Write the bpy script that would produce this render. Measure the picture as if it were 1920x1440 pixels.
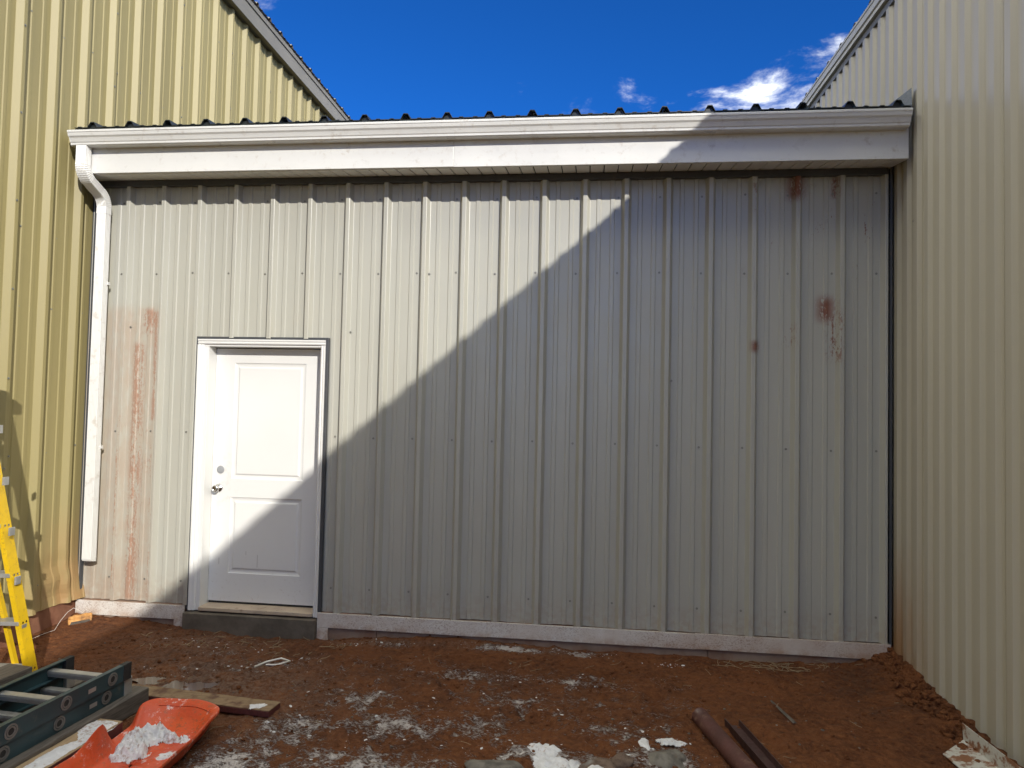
import bpy, bmesh, math, random
import numpy as np
from mathutils import Vector, Matrix, noise as mnoise
random.seed(7)
for o in list(bpy.data.objects): bpy.data.objects.remove(o)
S = bpy.context.scene
C = S.collection

# ------------------------------------------------------------------ camera
cam = bpy.data.cameras.new('camera'); co = bpy.data.objects.new('camera', cam); C.objects.link(co)
cam.sensor_fit = 'HORIZONTAL'; cam.sensor_width = 36.0; cam.lens = 36.0*1265.0/1920.0
cam.clip_start = .05; cam.clip_end = 2000
YAW, PIT, ROL = .11147, .0351, .02165
def cam_axes():
    cy, sy, cp, sp, cr, sr = math.cos(YAW), math.sin(YAW), math.cos(PIT), math.sin(PIT), math.cos(ROL), math.sin(ROL)
    Rz = Matrix(((cy,-sy,0),(sy,cy,0),(0,0,1)))
    f = Rz @ Vector((0,cp,sp)); u0 = Rz @ Vector((0,-sp,cp)); x0 = Rz @ Vector((1,0,0))
    return cr*x0+sr*u0, -sr*x0+cr*u0, f
ax, au, af = cam_axes()
m = Matrix((ax, au, -af)).transposed().to_4x4(); m.translation = Vector((3.7577,-5.03736,1.41197))
co.matrix_world = m
S.camera = co

# ------------------------------------------------------------------ sky and sun
SUN = Vector((.635, -1.0, .553)).normalized()          # towards the sun
EL = math.asin(SUN.z); AZ = math.atan2(SUN.x, SUN.y)
W = bpy.data.worlds.new('World'); S.world = W; W.use_nodes = True
nt = W.node_tree; nt.nodes.clear()
def wn(t, **k):
    n = nt.nodes.new(t)
    for a, b in k.items(): setattr(n, a, b)
    return n
sky = wn('ShaderNodeTexSky', sky_type='NISHITA', sun_disc=False, sun_elevation=EL, sun_rotation=AZ, altitude=1800, air_density=.8, dust_density=.05, ozone_density=3.0)
hs = wn('ShaderNodeMix', data_type='RGBA', blend_type='MULTIPLY'); hs.inputs['Factor'].default_value = 1; hs.inputs['B'].default_value = (.045, .25, .52, 1)
nt.links.new(sky.outputs[0], hs.inputs['A'])
tc = wn('ShaderNodeTexCoord'); sx = wn('ShaderNodeSeparateXYZ'); nt.links.new(tc.outputs['Generated'], sx.inputs[0])
def wm(op, a, b=None, c=None):
    n = wn('ShaderNodeMath', operation=op)
    for i, v in enumerate((a, b, c)):
        if v is None: continue
        if isinstance(v, (int, float)): n.inputs[i].default_value = v
        else: nt.links.new(v, n.inputs[i])
    return n.outputs[0]
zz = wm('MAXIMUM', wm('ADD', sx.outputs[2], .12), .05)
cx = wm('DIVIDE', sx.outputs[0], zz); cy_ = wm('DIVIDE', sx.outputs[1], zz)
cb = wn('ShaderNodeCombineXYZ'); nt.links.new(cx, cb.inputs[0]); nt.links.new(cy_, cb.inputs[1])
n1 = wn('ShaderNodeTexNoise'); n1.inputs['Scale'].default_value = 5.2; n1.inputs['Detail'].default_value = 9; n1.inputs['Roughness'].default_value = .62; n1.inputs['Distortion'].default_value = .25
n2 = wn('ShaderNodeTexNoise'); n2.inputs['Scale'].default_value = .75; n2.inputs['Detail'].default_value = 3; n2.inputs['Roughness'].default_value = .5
mp = wn('ShaderNodeMapping'); mp.inputs['Location'].default_value = (12.93, 2.27, 0)  # offset picked to leave a mostly clear gap ahead of the camera
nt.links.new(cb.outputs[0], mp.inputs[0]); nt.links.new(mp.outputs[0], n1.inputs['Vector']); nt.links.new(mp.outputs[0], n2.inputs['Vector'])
# cloud field over the whole sky, over-bright as added fill light
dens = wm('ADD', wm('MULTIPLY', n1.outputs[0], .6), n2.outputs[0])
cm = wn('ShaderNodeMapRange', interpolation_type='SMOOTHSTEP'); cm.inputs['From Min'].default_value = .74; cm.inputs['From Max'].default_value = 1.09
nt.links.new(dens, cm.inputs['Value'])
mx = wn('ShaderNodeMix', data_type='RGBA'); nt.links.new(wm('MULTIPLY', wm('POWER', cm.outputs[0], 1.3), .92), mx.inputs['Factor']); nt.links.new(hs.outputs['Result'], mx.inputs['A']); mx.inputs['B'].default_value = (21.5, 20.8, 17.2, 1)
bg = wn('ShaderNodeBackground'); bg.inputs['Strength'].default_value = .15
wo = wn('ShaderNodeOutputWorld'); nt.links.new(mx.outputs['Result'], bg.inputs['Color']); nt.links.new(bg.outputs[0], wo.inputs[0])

sl = bpy.data.lights.new('sun', 'SUN'); sl.energy = 2.0; sl.angle = math.radians(.55); sl.color = (1, .95, .86)
so = bpy.data.objects.new('sun', sl); C.objects.link(so); so.rotation_euler = (-SUN).to_track_quat('-Z', 'Y').to_euler(); so.location = (6, -12, 9)

S.view_settings.view_transform = 'Standard'; S.view_settings.look = 'None'; S.view_settings.exposure = 1.25; S.view_settings.gamma = 1
S.render.engine = 'CYCLES'; S.cycles.max_bounces = 6; S.cycles.diffuse_bounces = 4; S.cycles.glossy_bounces = 3; S.cycles.caustics_reflective = False; S.cycles.caustics_refractive = False

# ------------------------------------------------------------------ material helpers
class NT:
    def __init__(s, name):
        s.m = bpy.data.materials.new(name); s.m.use_nodes = True; s.t = s.m.node_tree; s.t.nodes.clear()
        s.out = s.n('ShaderNodeOutputMaterial'); s.b = s.n('ShaderNodeBsdfPrincipled'); s.l(s.b.outputs[0], s.out.inputs[0])
        s._pos = None
    def n(s, t, **k):
        n = s.t.nodes.new(t)
        for a, b in k.items(): setattr(n, a, b)
        return n
    def l(s, a, b): s.t.links.new(a, b)
    def set(s, sock, v):
        if isinstance(v, (int, float)): sock.default_value = v
        elif isinstance(v, (tuple, list)): sock.default_value = tuple(v) if len(v) == 4 or sock.type == 'VECTOR' else (*v, 1)
        else: s.l(v, sock)
    def math(s, op, a, b=None, clamp=False):
        n = s.n('ShaderNodeMath', operation=op); n.use_clamp = clamp
        s.set(n.inputs[0], a)
        if b is not None: s.set(n.inputs[1], b)
        return n.outputs[0]
    def pos(s):
        if s._pos is None:
            g = s.n('ShaderNodeNewGeometry'); x = s.n('ShaderNodeSeparateXYZ'); s.l(g.outputs['Position'], x.inputs[0]); s._pos = (g.outputs['Position'], x.outputs)
        return s._pos
    def noise(s, scale, detail=4, rough=.55, vec=None, stretch=None, dist=0, obj=False):
        n = s.n('ShaderNodeTexNoise'); n.inputs['Scale'].default_value = scale; n.inputs['Detail'].default_value = detail; n.inputs['Roughness'].default_value = rough; n.inputs['Distortion'].default_value = dist
        v = vec or (s.n('ShaderNodeTexCoord').outputs['Object'] if obj else s.pos()[0])
        if stretch:
            mp = s.n('ShaderNodeMapping'); mp.inputs['Scale'].default_value = stretch; s.l(v, mp.inputs[0]); v = mp.outputs[0]
        s.l(v, n.inputs['Vector']); return n.outputs[0]
    def ramp(s, v, a, b, c=0., d=1., smooth=True):
        n = s.n('ShaderNodeMapRange'); n.interpolation_type = 'SMOOTHSTEP' if smooth else 'LINEAR'
        s.set(n.inputs['Value'], v)
        for k, x in (('From Min', a), ('From Max', b), ('To Min', c), ('To Max', d)): n.inputs[k].default_value = x
        return n.outputs[0]
    def mix(s, f, a, b):
        n = s.n('ShaderNodeMix', data_type='RGBA'); s.set(n.inputs['Factor'], f); s.set(n.inputs['A'], a); s.set(n.inputs['B'], b); return n.outputs['Result']
    def bump(s, h, strength=.3, dist=.01, nrm=None):
        n = s.n('ShaderNodeBump'); n.inputs['Strength'].default_value = strength; n.inputs['Distance'].default_value = dist; s.l(h, n.inputs['Height'])
        if nrm: s.l(nrm, n.inputs['Normal'])
        return n.outputs[0]
    def fin(s, col, rough=.5, normal=None, metal=0, spec=.5):
        s.set(s.b.inputs['Base Color'], col); s.set(s.b.inputs['Roughness'], rough); s.b.inputs['Metallic'].default_value = metal; s.b.inputs['Specular IOR Level'].default_value = spec
        if normal is not None: s.l(normal, s.b.inputs['Normal'])
        return s.m
    def box(s, x0, x1, z0, z1, soft=.03, ia=0, ib=2):
        p = s.pos()[1]
        a = s.ramp(p[ia], x0-soft, x0+soft); b = s.ramp(p[ia], x1-soft, x1+soft, 1., 0.); c = s.ramp(p[ib], z0-soft, z0+soft); d = s.ramp(p[ib], z1-soft, z1+soft, 1., 0.)
        return s.math('MULTIPLY', s.math('MULTIPLY', a, b), s.math('MULTIPLY', c, d))
def dk(c, k): return tuple(x*k for x in c)
def paint(name, col, rough=.4, var=.12, scale=3., dirt=None, damt=.35, dscale=14, bump=.0, metal=0, spec=.5, obj=False):
    k = NT(name)
    n = k.noise(scale, 5, obj=obj); c = k.mix(k.ramp(n, .3, .7), dk(col, 1-var), dk(col, 1+var*.5))
    if dirt:
        d = k.noise(dscale, 7, .65, obj=obj); d2 = k.noise(dscale*.17, 2, obj=obj)
        f = k.math('MULTIPLY', k.ramp(d, .52, .72), k.ramp(d2, .35, .65)); c = k.mix(k.math('MULTIPLY', f, damt), c, dirt)
    r = k.ramp(k.noise(scale*4, 4, obj=obj), .3, .7, rough*.85, min(1, rough*1.15))
    nr = k.bump(k.noise(scale*6, 4, obj=obj), bump, .01) if bump else None
    return k.fin(c, r, nr, metal, spec)

# corrugated sheet paints -------------------------------------------------
def wall_paint():
    k = NT('stone_grey_sheet_paint'); P = k.pos()[1]
    base = k.mix(k.ramp(k.noise(1.7, 4, stretch=(1, 1, .25)), .3, .7), (.385, .380, .332), (.415, .410, .360))
    # dusty film
    film = k.math('MULTIPLY', k.ramp(k.noise(9, 6, .6, stretch=(1, 1, .2)), .48, .75), .22)
    base = k.mix(film, base, (.43, .39, .31))
    # old dusty sheet by the downspout with caked red mud
    old = k.box(-.3, .362, -.3, 2.15, .05)
    base = k.mix(k.math('MULTIPLY', old, k.ramp(k.noise(16, 6, .6, stretch=(1, 1, .4)), .3, .6, .15, .6)), base, (.38, .295, .225))
    fl = k.noise(70, 5, .75, stretch=(1, 1, .45)); big = k.noise(6, 4, .6, stretch=(1.5, 1, .5)); run = k.noise(34, 4, .6, stretch=(1, 1, .07))
    dn = k.math('ADD', k.math('ADD', k.math('MULTIPLY', fl, .42), k.math('MULTIPLY', big, .33)), k.math('MULTIPLY', run, .25))
    def cake(m, lo, hi): return k.math('MULTIPLY', m, k.ramp(dn, lo, hi))
    mud = None
    for b, lo, hi in (((.135, .230, -.17, 1.86, .03), .46, .53), ((.305, .360, 1.25, 2.12, .015), .425, .50), ((.20, .35, 1.93, 2.14, .03), .46, .54), ((.30, .36, -.17, 1.2, .02), .51, .60), ((.02, .07, -.1, 1.3, .02), .50, .60), ((.20, .32, -.17, 1.7, .03), .54, .63), ((2.78, 2.86, 2.30, 2.42, .03), .53, .72)):
        c_ = cake(k.box(*b), lo, hi); mud = c_ if mud is None else k.math('MAXIMUM', mud, c_)
    rust = None
    for b, lo, hi in (((5.18, 5.29, 2.96, 3.17, .05), .45, .51), ((5.485, 5.525, 2.97, 3.12, .025), .46, .53), ((5.39, 5.50, 2.08, 2.25, .05), .455, .505), ((5.46, 5.55, 1.80, 2.15, .05), .49, .545),
                      ((4.925, 4.98, 1.85, 1.93, .028), .42, .48), ((5.14, 5.22, 1.90, 2.05, .04), .52, .57), ((4.9, 5.86, 2.5, 3.16, .2), .575, .62), ((5.0, 5.86, 1.5, 2.4, .2), .59, .64)):
        c_ = cake(k.box(*b), lo, hi); rust = c_ if rust is None else k.math('MAXIMUM', rust, c_)
    col = k.mix(k.math('MULTIPLY', mud, .85), base, k.mix(k.noise(40, 3), (.24, .115, .066), (.37, .215, .145)))
    col = k.mix(k.math('MULTIPLY', rust, .95), col, k.mix(k.noise(40, 3), (.13, .035, .02), (.25, .085, .04)))
    rust = k.math('MAXIMUM', mud, rust)
    # splash at the foot of the sheets
    sp = k.math('MULTIPLY', k.ramp(P[2], -.17, .12, .35, 0.), k.ramp(k.noise(20, 5), .35, .65))
    col = k.mix(sp, col, (.30, .2, .14))
    r = k.math('ADD', k.ramp(k.noise(4, 3), .3, .7, .30, .40), k.math('MULTIPLY', rust, .5))
    nr = k.bump(rust, .5, .002)
    return k.fin(col, r, nr, 0, .75)
def olive_paint():
    k = NT('olive_sheet_paint'); P = k.pos()[1]
    base = k.mix(k.ramp(k.noise(1.2, 4, stretch=(1, 1, .2)), .3, .7), (.255, .217, .098), (.29, .248, .115))
    base = k.mix(k.math('MULTIPLY', k.ramp(k.noise(8, 6, .65, stretch=(1, 1, .25)), .5, .75), .2), base, (.24, .2, .12))
    mud = k.math('MULTIPLY', k.ramp(P[2], -.15, .75, 1., 0.), k.math('MULTIPLY', k.ramp(P[1], -.75, -.1), k.ramp(k.noise(9, 5, .6, stretch=(1, 1, .4)), .25, .6, .35, 1.)))
    base = k.mix(k.math('MULTIPLY', mud, .62), base, (.36, .185, .085))
    return k.fin(base, .48, None, 0, .35)
def beige_paint():
    k = NT('pale_beige_sheet_paint'); P = k.pos()[1]
    base = k.mix(k.ramp(k.noise(1.1, 4, stretch=(1, 1, .15)), .3, .7), (.385, .36, .30), (.425, .40, .335))
    mud = k.math('MULTIPLY', k.ramp(P[2], -.3, .75, 1., 0.), k.math('MULTIPLY', k.ramp(P[1], -.75, .0), k.ramp(k.noise(7, 5, .6, stretch=(1, 1, .25)), .25, .6, .35, 1.)))
    base = k.mix(k.math('MULTIPLY', mud, .85), base, (.25, .115, .035))
    return k.fin(base, .27)
M = {}
M['wall'] = wall_paint(); M['olive'] = olive_paint(); M['beige'] = beige_paint()
M['white'] = paint('white_aluminium_coil', (.66, .66, .64), .32, .04, 2, (.36, .29, .22), .5, 17)
M['door_frame'] = paint('white_door_paint', (.70, .70, .685), .35, .02, 2, (.5, .45, .4), .12, 9)
k = NT('white_steel_door_paint'); c_ = k.mix(k.ramp(k.noise(2, 4), .3, .7), (.685, .685, .67), (.71, .71, .695))
for bx_ in ((1.186, 1.189, .105, .205, .004), (.867, .870, .12, .17, .004), (1.09, 1.0925, .20, .23, .003)): c_ = k.mix(k.math('MULTIPLY', k.box(*bx_), .75), c_, (.16, .13, .11))
c_ = k.mix(k.math('MULTIPLY', k.math('MULTIPLY', k.ramp(k.pos()[1][2], -.17, .35, 1., 0.), k.ramp(k.noise(38, 5, .7), .58, .70)), .3), c_, (.36, .26, .19))
c_ = k.mix(k.math('MULTIPLY', k.math('MULTIPLY', k.box(.79, .97, .55, 1.0, .08), k.ramp(k.noise(16, 5, .6), .45, .7)), .22), c_, (.42, .36, .3))
M['door'] = k.fin(c_, k.ramp(k.noise(5, 4), .3, .7, .3, .45))
M['soffit'] = paint('white_soffit_vinyl', (.72, .71, .68), .5, .05, 3)
M['charcoal'] = paint('charcoal_trim_paint', (.058, .062, .07), .4, .1, 3, (.2, .15, .11), .3, 20)
M['roof'] = paint('black_green_roof_paint', (.022, .027, .028), .35, .15, 3, (.09, .08, .07), .25, 10)
M['flash'] = paint('dark_blue_flashing', (.05, .075, .12), .25, .05, 3)
M['eave'] = paint('grey_eave_trim_paint', (.19, .18, .155), .45, .12, 2, (.3, .27, .2), .3, 9)
M['eave2'] = paint('grey_white_eave_trim_paint', (.42, .42, .41), .4, .08, 2)
M['eave3'] = paint('slate_eave_soffit', (.10, .105, .11), .45, .08, 2)
M['screw'] = paint('grey_screw', (.24, .235, .21), .4, .1, 40, metal=.4)
M['steel'] = paint('brushed_nickel', (.58, .57, .55), .22, .05, 60, metal=1)
M['cover'] = paint('grey_plastic_plug', (.27, .28, .29), .5, .05, 20)
M['thresh'] = paint('dirty_threshold', (.5, .4, .3), .6, .15, 8, (.2, .11, .07), .8, 25)
M['fibre_blue'] = paint('teal_fibreglass', (.024, .055, .066), .45, .25, 6, (.16, .14, .11), .5, 18)
M['fibre_yellow'] = paint('yellow_fibreglass', (.72, .47, .012), .4, .1, 6, (.22, .12, .05), .75, 38)
M['alu'] = paint('weathered_aluminium', (.40, .40, .385), .45, .15, 12, (.2, .15, .11), .5, 30, metal=.55)
M['alu_dark'] = paint('tarnished_aluminium', (.20, .195, .185), .5, .2, 12, (.12, .09, .06), .6, 30, metal=.4)
M['black'] = paint('black_rubber', (.02, .02, .02), .7, .1, 10)
M['pipe'] = paint('red_oxide_steel', (.080, .030, .024), .5, .25, 9, (.26, .17, .12), .5, 28, bump=.15)
M['pipe2'] = paint('dark_oxide_steel', (.05, .024, .022), .5, .25, 9, (.2, .14, .1), .4, 28, bump=.15)
M['wire'] = paint('white_wire', (.7, .68, .64), .5, .05, 20)
def base_trim_mat():
    k = NT('mud_flecked_white_trim'); 
    d = k.math('MULTIPLY', k.ramp(k.noise(95, 5, .7, stretch=(1, 1, 1.4)), .5, .62), k.ramp(k.noise(2.3, 3), .3, .62, .1, .8))
    P_ = k.pos()[1]; wash = k.math('ADD', k.ramp(k.noise(5, 5, .6), .3, .75, .08, .5), k.math('ADD', k.ramp(P_[0], 3.6, 5.4, 0., .35), k.math('MULTIPLY', k.ramp(P_[2], -.29, -.22, .5, 0.), k.ramp(k.noise(13, 5, .65), .4, .6))), True)
    col = k.mix(wash, (.66, .645, .615), (.42, .30, .225)); col = k.mix(k.math('MULTIPLY', d, .75), col, (.22, .125, .08))
    return k.fin(col, .5, k.bump(d, .3, .002))
M['btrim'] = base_trim_mat()
def concrete(name, a, b, red, lo=.4):
    k = NT(name); n = k.noise(7, 7, .6); col = k.mix(k.ramp(n, .3, .7), a, b); col = k.mix(k.ramp(k.noise(3.1, 5, .6), lo, lo+.3), col, red)
    return k.fin(col, .85, k.bump(k.noise(45, 8, .7), .4, .006))
M['found'] = concrete('mud_stained_concrete', (.22, .16, .12), (.30, .22, .17), (.19, .085, .045), .42)
M['foundr'] = concrete('red_mud_foundation', (.17, .075, .045), (.24, .11, .065), (.15, .055, .03), .4)
M['step'] = concrete('dark_damp_concrete', (.085, .072, .056), (.15, .125, .098), (.13, .075, .045), .55)
def wood(name, a, b, stretch, mud=None, rough=.75):
    k = NT(name); g = k.noise(9, 6, .6, stretch=stretch, dist=.6); col = k.mix(k.ramp(g, .3, .7), a, b)
    if mud: col = k.mix(k.ramp(k.noise(11, 5, .6), .45, .65), col, mud)
    return k.fin(col, rough, k.bump(g, .35, .004))
M['wood_tan'] = wood('weathered_tan_timber', (.24, .16, .085), (.37, .27, .16), (9, .6, 9), None)
M['wood_grey'] = wood('weathered_grey_timber', (.065, .055, .046), (.13, .112, .095), (9, .6, 9))
M['wood_red'] = wood('dark_red_stained_timber', (.065, .014, .014), (.11, .028, .024), (9, .6, 9), None, .6)
M['wood_mud'] = wood('muddy_timber_top', (.16, .105, .055), (.23, .155, .085), (.6, 9, 9), (.085, .036, .017))
M['wood_orange'] = wood('fresh_split_wood', (.42, .19, .05), (.58, .31, .10), (12, 12, 2), (.2, .1, .04))
M['straw'] = paint('dry_straw', (.27, .20, .12), .8, .3, 30)
def sled_mat():
    k = NT('faded_orange_plastic'); col = k.mix(k.ramp(k.noise(6, 6, .6), .3, .7), (.50, .052, .012), (.60, .085, .020))
    d = k.ramp(k.noise(48, 7, .7), .5, .66); col = k.mix(k.math('MULTIPLY', d, k.ramp(k.noise(5, 3), .3, .6, .25, .95)), col, (.24, .075, .035))
    sn = k.math('MULTIPLY', k.ramp(k.noise(30, 8, .75), .55, .63), k.ramp(k.noise(4.5, 3), .45, .6)); col = k.mix(k.math('MULTIPLY', sn, .7), col, (.75, .74, .74))
    nr = k.bump(k.noise(9, 4, .6), .35, .02); nr = k.bump(k.noise(60, 6, .7), .25, .004, nr)
    return k.fin(col, .5, nr)
M['sled'] = sled_mat()
def snow_mat():
    k = NT('old_snow'); col = k.mix(k.ramp(k.noise(14, 5, .6), .35, .75), (.66, .665, .69), (.52, .53, .56)); col = k.mix(k.math('MULTIPLY', k.ramp(k.math('ADD', k.math('MULTIPLY', k.noise(60, 6, .7), .6), k.math('MULTIPLY', k.noise(9, 4), .4)), .53, .62), .7), col, (.30, .17, .105))
    nr = k.bump(k.noise(28, 8, .7), .5, .02)
    m = k.fin(col, .6, nr); return m
M['snow'] = snow_mat()
def rock_mat(name, a, b, c):
    k = NT(name); col = k.mix(k.ramp(k.noise(13, 8, .65), .35, .65), a, b); col = k.mix(k.ramp(k.noise(7, 5, .6), .55, .7), col, c)
    sx = k.n('ShaderNodeSeparateXYZ'); g = k.n('ShaderNodeNewGeometry'); k.l(g.outputs['Normal'], sx.inputs[0])
    return k.fin(col, .85, k.bump(k.noise(35, 9, .7), .6, .012))
M['rock'] = rock_mat('grey_rock', (.085, .078, .068), (.19, .175, .15), (.13, .06, .03))
M['rock2'] = rock_mat('muddy_rock', (.07, .04, .027), (.17, .12, .09), (.2, .19, .18))
def dirt_mat(name, snow=True):
    k = NT(name); p = k.pos()[0]
    a = k.noise(3.0, 4, .62); b = k.noise(26, 5, .7); c = k.noise(120, 2, .7)
    col = k.mix(k.ramp(a, .32, .68), (.086, .0265, .0075), (.150, .050, .0150))
    col = k.mix(k.ramp(b, .42, .68, 0, .75), col, (.19, .074, .027))
    col = k.mix(k.ramp(b, .30, .44, .7, 0), col, (.034, .012, .006))
    col = k.mix(k.ramp(c, .60, .72, 0, .5), col, (.20, .11, .062))
    h = k.math('ADD', k.math('MULTIPLY', b, 1.0), k.math('MULTIPLY', c, .22))
    rough = .9
    if snow:
        we = k.n('ShaderNodeAttribute', attribute_name='wet').outputs['Fac']; wm_ = k.math('MULTIPLY', we, k.ramp(k.noise(5, 4, .6), .35, .6)); col = k.mix(k.math('MULTIPLY', wm_, .55), col, (.032, .013, .007)); rough = k.ramp(wm_, 0., 1., .9, .38)
    if snow:
        at = k.n('ShaderNodeAttribute', attribute_name='snow').outputs['Fac']; mu = k.n('ShaderNodeAttribute', attribute_name='pale').outputs['Fac']
        col = k.mix(k.math('MULTIPLY', mu, k.ramp(k.noise(40, 6, .7), .38, .62)), col, (.20, .135, .10))
        f = k.noise(62, 5, .74, stretch=(.75, 1.25, 1), dist=.35); f2 = k.noise(11, 2, .6)
        d = k.math('ADD', k.math('ADD', k.math('MULTIPLY', f, .62), k.math('MULTIPLY', f2, .38)), k.math('MULTIPLY', at, .33))
        s = k.ramp(d, .685, .80); col = k.mix(k.math('MULTIPLY', s, .86), col, (.60, .56, .545))
        h = k.math('ADD', h, k.math('MULTIPLY', s, .35))
    return k.fin(col, rough, k.bump(h, 1.0, .036), 0, .3)
M['dirt'] = dirt_mat('red_clay_soil'); M['clod'] = dirt_mat('red_clay_clods', False)
k = NT('muddy_puddle_water'); k.fin((.075, .04, .025), .04, None, 0, .8); k.b.inputs['IOR'].default_value = 1.5; M['water'] = k.m
k = NT('plain_dark_core'); M['core'] = k.fin((.1, .1, .1), .9)

# ------------------------------------------------------------------ mesh helpers
def link(name, me, parent=None, mat=None):
    if mat is not None: me.materials.append(M[mat] if isinstance(mat, str) else mat)
    o = bpy.data.objects.new(name, me); C.objects.link(o)
    if parent is not None: o.parent = parent
    return o
def mesh(name, v, f, mat=None, parent=None, smooth=False):
    me = bpy.data.meshes.new(name); me.from_pydata([tuple(p) for p in v], [], f); me.validate(); me.update()
    if smooth:
        for p in me.polygons: p.use_smooth = True
    return link(name, me, parent, mat)
def thing(name, label, cat, loc=(0, 0, 0), group=None, rz=0):
    o = bpy.data.objects.new(name, None); C.objects.link(o); o.location = loc; o.rotation_euler = (0, 0, rz); o.empty_display_size = .1
    return tag(o, label, cat, group)
def tag(o, label, cat, group=None, kind=None):
    if label: o['label'] = label
    if cat: o['category'] = cat
    if group: o['group'] = group
    if kind: o['kind'] = kind
    return o
def rel(parent, p): return (p[0]-parent.location.x, p[1]-parent.location.y, p[2]-parent.location.z)
def bm_obj(name, bm, mat, parent=None, smooth=False):
    me = bpy.data.meshes.new(name); bm.normal_update(); bm.to_mesh(me); bm.free()
    if smooth:
        for p in me.polygons: p.use_smooth = True
    return link(name, me, parent, mat)
def add_box(bm, x0, x1, y0, y1, z0, z1, bev=0):
    r = bmesh.ops.create_cube(bm, size=1); vs = r['verts']
    for v in vs: v.co = Vector(((x0+x1)/2+v.co.x*(x1-x0), (y0+y1)/2+v.co.y*(y1-y0), (z0+z1)/2+v.co.z*(z1-z0)))
    if bev:
        es = list({e for v in vs for e in v.link_edges}); bmesh.ops.bevel(bm, geom=es, offset=bev, segments=2, affect='EDGES', profile=.5)
    return vs
def box(name, x0, x1, y0, y1, z0, z1, mat, parent=None, bev=.003):
    bm = bmesh.new(); add_box(bm, x0, x1, y0, y1, z0, z1, bev); return bm_obj(name, bm, mat, parent)
def extrude(name, prof, a, b, axis, mat, parent=None, caps=True, closed=True, smooth=False):
    """prof: 2D points; axis 'x': (y,z) swept in x; 'y': (x,z) swept in y; 'z': (x,y) swept in z"""
    def P(p, t): return (t, p[0], p[1]) if axis == 'x' else ((p[0], t, p[1]) if axis == 'y' else (p[0], p[1], t))
    n = len(prof); v = [P(p, a) for p in prof]+[P(p, b) for p in prof]
    f = [(i, (i+1) % n, n+(i+1) % n, n+i) for i in range(n if closed else n-1)]
    if caps and closed: f += [tuple(range(n))[::-1], tuple(range(n, 2*n))]
    o = mesh(name, v, f, mat, parent, smooth)
    bm = bmesh.new(); bm.from_mesh(o.data); bmesh.ops.recalc_face_normals(bm, faces=bm.faces); bm.to_mesh(o.data); bm.free()
    return o
def tube_pts(pts, r, n=8, closed_ends=True):
    v, f = [], []
    pts = [Vector(p) for p in pts]; up = Vector((0, 0, 1))
    for i, p in enumerate(pts):
        d = (pts[min(i+1, len(pts)-1)]-pts[max(i-1, 0)]).normalized()
        a = d.cross(up) if abs(d.dot(up)) < .95 else d.cross(Vector((1, 0, 0))); a.normalize(); b = d.cross(a)
        rr = r[i] if isinstance(r, (list, tuple)) else r
        v += [p+(a*math.cos(2*math.pi*j/n)+b*math.sin(2*math.pi*j/n))*rr for j in range(n)]
        if i: f += [((i-1)*n+j, (i-1)*n+(j+1) % n, i*n+(j+1) % n, i*n+j) for j in range(n)]
    if closed_ends: f += [tuple(range(n)), tuple(range((len(pts)-1)*n, len(pts)*n))[::-1]]
    return v, f
def tube(name, pts, r, mat, parent=None, n=10):
    v, f = tube_pts(pts, r, n); o = mesh(name, v, f, mat, parent, True)
    return o

# value noise for the terrain (numpy)
def vn(x, y, s, seed):
    rs = np.random.RandomState(seed); T = rs.rand(256, 256)
    gx, gy = x*s, y*s; ix, iy = np.floor(gx).astype(int), np.floor(gy).astype(int); fx, fy = gx-ix, gy-iy
    fx = fx*fx*(3-2*fx); fy = fy*fy*(3-2*fy)
    a = T[ix % 256, iy % 256]; b = T[(ix+1) % 256, iy % 256]; c = T[ix % 256, (iy+1) % 256]; d = T[(ix+1) % 256, (iy+1) % 256]
    return (a*(1-fx)+b*fx)*(1-fy)+(c*(1-fx)+d*fx)*fy
def fb(x, y, s, seed, o=4, g=.5):
    r = 0; a = 1; t = 0
    for i in range(o): r = r+a*vn(x+i*17.3, y-i*9.1, s, seed+i); t += a; a *= g; s *= 2.03
    return r/t-.5
def sst(a, b, x): t = np.clip((x-a)/(b-a), 0, 1); return t*t*(3-2*t)
WX = [-.9, -.25, .2, .62, 1.2, 1.75, 1.95, 2.35, 2.62, 3.0, 3.7, 4.5, 5.2, 5.6, 5.9, 7]
WZ = [-.34, -.305, -.30, -.345, -.385, -.385, -.375, -.335, -.308, -.325, -.332, -.345, -.345, -.31, -.275, -.27]
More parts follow.
